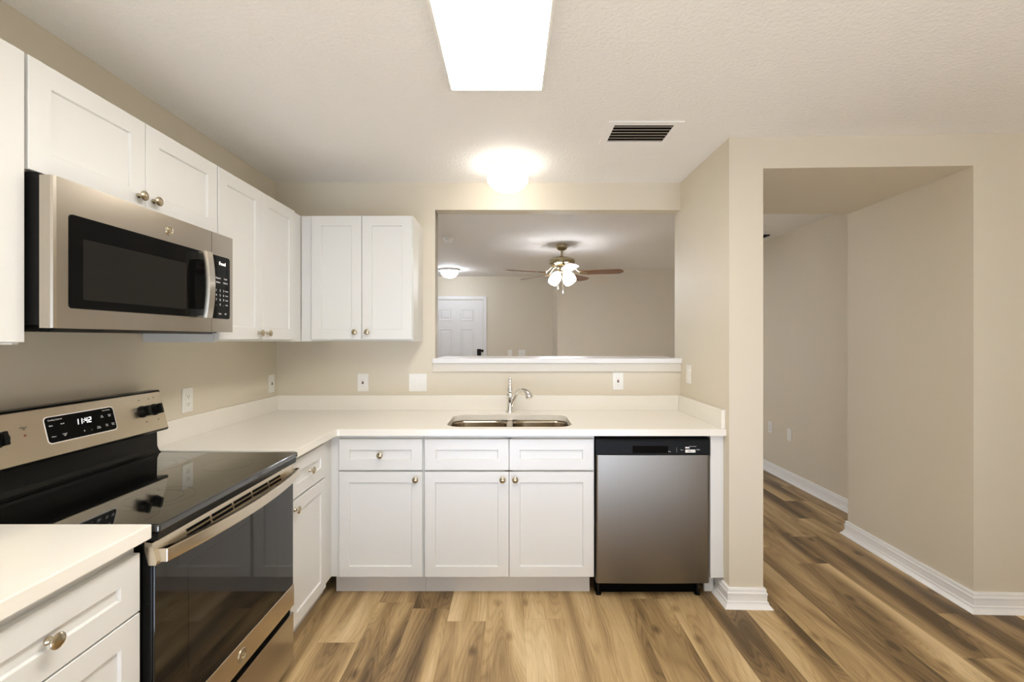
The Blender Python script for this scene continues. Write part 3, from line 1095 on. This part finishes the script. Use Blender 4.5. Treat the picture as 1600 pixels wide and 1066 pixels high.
# ceiling registers
vt = thing('ceiling_vent', 'white ceiling vent with dark slots right of the dome light', 'vent', (.648, 2.318, H))
a, b2 = .146, .094
mb = MB()
mb.box(-a - .038, a + .038, -b2 - .036, -b2, -.006, 0, .0015).box(-a - .038, a + .038, b2, b2 + .036, -.006, 0, .0015)
mb.box(-a - .038, -a, -b2, b2, -.006, 0, .0015).box(a, a + .038, -b2, b2, -.006, 0, .0015)
mb.build('frame', M['ceiling'], vt, smooth=None)
MB().box(-a, a, -b2, b2, -.0008, 0).build('duct_shade', M['dark'], vt, smooth=None)  # near-black sheet painted for the shade inside the duct
for k in range(6):
    y = -b2 + .020 + k * .031
    m = T(0, y, -.0035) @ Matrix.Rotation(R(6), 4, 'X')
    MB().box(-a + .001, a - .001, -.0042, .0042, -.0008, .0008, mat=m).build('slat', M['slat'], vt, smooth=None)

vh = thing('ceiling_vent', 'dark ceiling vent at the top of the hall beside the pillar edge', 'vent', (2.42, 4.66, H))
mb = MB()
mb.box(-.17, .17, -.09, -.075, -.010, 0).box(-.17, .17, .075, .09, -.010, 0).box(-.17, -.155, -.075, .075, -.010, 0).box(.155, .17, -.075, .075, -.010, 0)
mb.build('frame', M['black_matte'], vh, smooth=None)
for k in range(7):
    m = T(0, -.066 + k * .022, -.006) @ Matrix.Rotation(R(-30), 4, 'X')
    MB().box(-.154, .154, -.010, .010, -.001, .001, mat=m).build('slat', M['black_matte'], vh, smooth=None)
MB().box(-.155, .155, -.075, .075, -.0008, 0).build('duct_shade', M['dark'], vh, smooth=None)  # duct shade put in as a near-black sheet

# ------------------------------------------------------------------ ceiling fan
fan = thing('ceiling_fan', 'brass ceiling fan with walnut blades and lit lamps in the far room', 'ceiling fan', (.553, 5.04, H))
MB().lathe([(0, 0), (.062, 0), (.064, -.012), (.058, -.032), (.060, -.040), (.050, -.058), (.030, -.068), (.018, -.070), (0, -.070)], 36).build('canopy', M['brass'], fan)
MB().lathe([(0, -.066), (.0125, -.066), (.0125, -.140), (0, -.140)], 16).build('downrod', M['brass'], fan)
MB().lathe([(0, -.132), (.020, -.132), (.024, -.142), (.060, -.147), (.115, -.156), (.138, -.170), (.145, -.188), (.143, -.205), (.134, -.220), (.110, -.232), (.072, -.238), (.070, -.244), (0, -.244)], 44).build('motor_housing', M['brass'], fan)
MB().lathe([(0, -.242), (.060, -.242), (.060, -.268), (.046, -.276), (.044, -.300), (.050, -.308), (.040, -.318), (0, -.320)], 32).build('switch_housing', M['brass'], fan)
for ang in (-14, 58, 130, 202, 274):
    rz = Matrix.Rotation(R(ang), 4, 'Z')
    pitch = rz @ T(.20, 0, -.322) @ Matrix.Rotation(R(-11), 4, 'X')
    out = [(.02, .052), (.10, .060), (.38, .068), (.425, .066), (.462, .018), (.462, 0), (.462, -.018), (.425, -.066), (.38, -.068), (.10, -.060), (.02, -.052), (0, -.03), (0, .03)]
    bl = MB().prism(out, -.003, .003, mat=pitch).build('blade', M['blade'], fan, smooth=30)
    ir = MB()
    ir.tube([rz @ Vector((.085, 0, -.238)), rz @ Vector((.13, 0, -.258)), rz @ Vector((.18, 0, -.305)), rz @ Vector((.215, 0, -.319))], [.016, .014, .014, .012], 10, flat=.5)
    ir.prism([(-.005, .024), (.035, .036), (.075, .020), (.085, 0), (.075, -.020), (.035, -.036), (-.005, -.024)], .003, .007, mat=pitch)
    ir.prism([(-.005, .024), (.035, .036), (.075, .020), (.085, 0), (.075, -.020), (.035, -.036), (-.005, -.024)], -.007, -.003, mat=pitch)
    ir.build('blade_bracket', M['brass'], bl, smooth=40)
for ang in (45, 135, 225, 315):
    rz = Matrix.Rotation(R(ang), 4, 'Z')
    m = rz @ T(.048, 0, -.305) @ Matrix.Rotation(R(-38), 4, 'Y')
    MB().lathe([(0, .012), (.018, .010), (.021, -.004), (.021, -.022), (0, -.022)], 18, m).build('lamp_socket', M['brass'], fan)
    MB().lathe([(.020, -.018), (.024, -.026), (.042, -.046), (.056, -.075), (.060, -.105), (.056, -.135), (.050, -.150), (.047, -.150), (.053, -.135), (.057, -.105), (.053, -.077), (.039, -.049), (.020, -.028)], 24, m).build('lamp_shade', M['fanlamp'], fan)
    MB().lathe([(0, -.022), (.013, -.024), (.014, -.060), (.024, -.085), (.030, -.108), (.026, -.130), (.014, -.141), (0, -.144)], 20, m).build('bulb', M['bulb'], fan)
for x, y, z0, z1 in ((-.045, -.02, -.300, -.485), (.004, -.055, -.300, -.530)):
    pc = MB().tube([(x * .6, y, z0), (x, y, z1 + .02)], .0014, 6).build('pull_chain', M['brass'], fan)
    MB().lathe([(0, .020), (.004, .018), (.008, -.012), (.006, -.020), (0, -.022)], 14, T(x, y, z1)).build('chain_pull', M['plate'], pc)

# ------------------------------------------------------------------ entry door
dr = bpy.data.objects.new('door_1', None)
COL.objects.link(dr)
dr.location = (-1.374, 7.6, 0)
tag(dr, kind='structure')
SWD, SHT = .888, 2.040
mb = MB()
pan = [(.166, .362, 1.71, 1.88), (.526, .722, 1.71, 1.88), (.166, .362, .98, 1.55), (.526, .722, .98, 1.55), (.166, .362, .24, .80), (.526, .722, .24, .80)]
mb.box(0, SWD, -.012, .0, .008, SHT, .002)
for x0, x1, z0, z1 in pan:
    def lp(d, y):
        return [(x0 + d, y, z0 + d), (x1 - d, y, z0 + d), (x1 - d, y, z1 - d), (x0 + d, y, z1 - d)]
    mb.loft([lp(-.014, -.012), lp(-.010, -.019), lp(.0, -.019), lp(.010, -.0135), lp(.028, -.0135), lp(.042, -.018)], cap0=False)
mb.build('door_panel', M['trim'], dr, smooth=None)
mb = MB()
mb.box(-.062, -.004, -.020, 0, 0, SHT + .066, .003).box(SWD + .004, SWD + .062, -.020, 0, 0, SHT + .066, .003).box(-.004, SWD + .004, -.020, 0, SHT + .008, SHT + .066, .003)
mb.build('door_casing', M['trim'], dr, smooth=None)
db = MB().box(SWD - .095, SWD - .028, -.040, -.012, 1.115, 1.225, .006).build('deadbolt', M['black_matte'], dr)
MB().lathe([(0, 0), (.020, 0), (.022, .010), (.014, .020), (0, .022)], 18, T(SWD - .008, -.016, 1.195) @ Matrix.Rotation(PI / 2, 4, 'X')).build('thumb_turn', M['black_matte'], dr)
MB().lathe([(0, 0), (.032, 0), (.032, .006), (.012, .010), (.012, .035), (.026, .042), (.029, .058), (.020, .070), (0, .072)], 22, T(SWD - .062, -.012, .96) @ Matrix.Rotation(PI / 2, 4, 'X')).build('door_knob', M['black_matte'], dr)

# ------------------------------------------------------------------ groups of like things
for o in list(COL.objects):
    if o.parent or 'label' not in o:
        continue
    kind = o.name.split('.')[0]
    g = {'base_cabinet': 'white base cabinets', 'wall_cabinet': 'white wall cabinets', 'wall_outlet': 'outlets on the kitchen walls',
         'worktop': 'cream worktops'}.get(kind)
    if kind == 'wall_outlet' and 'hall' in o['label']:
        g = 'plates on the hall wall'
    if kind == 'light_switch' and 'far wall' in o['label']:
        g = 'switch plates on the far wall'
    if g:
        o['group'] = g
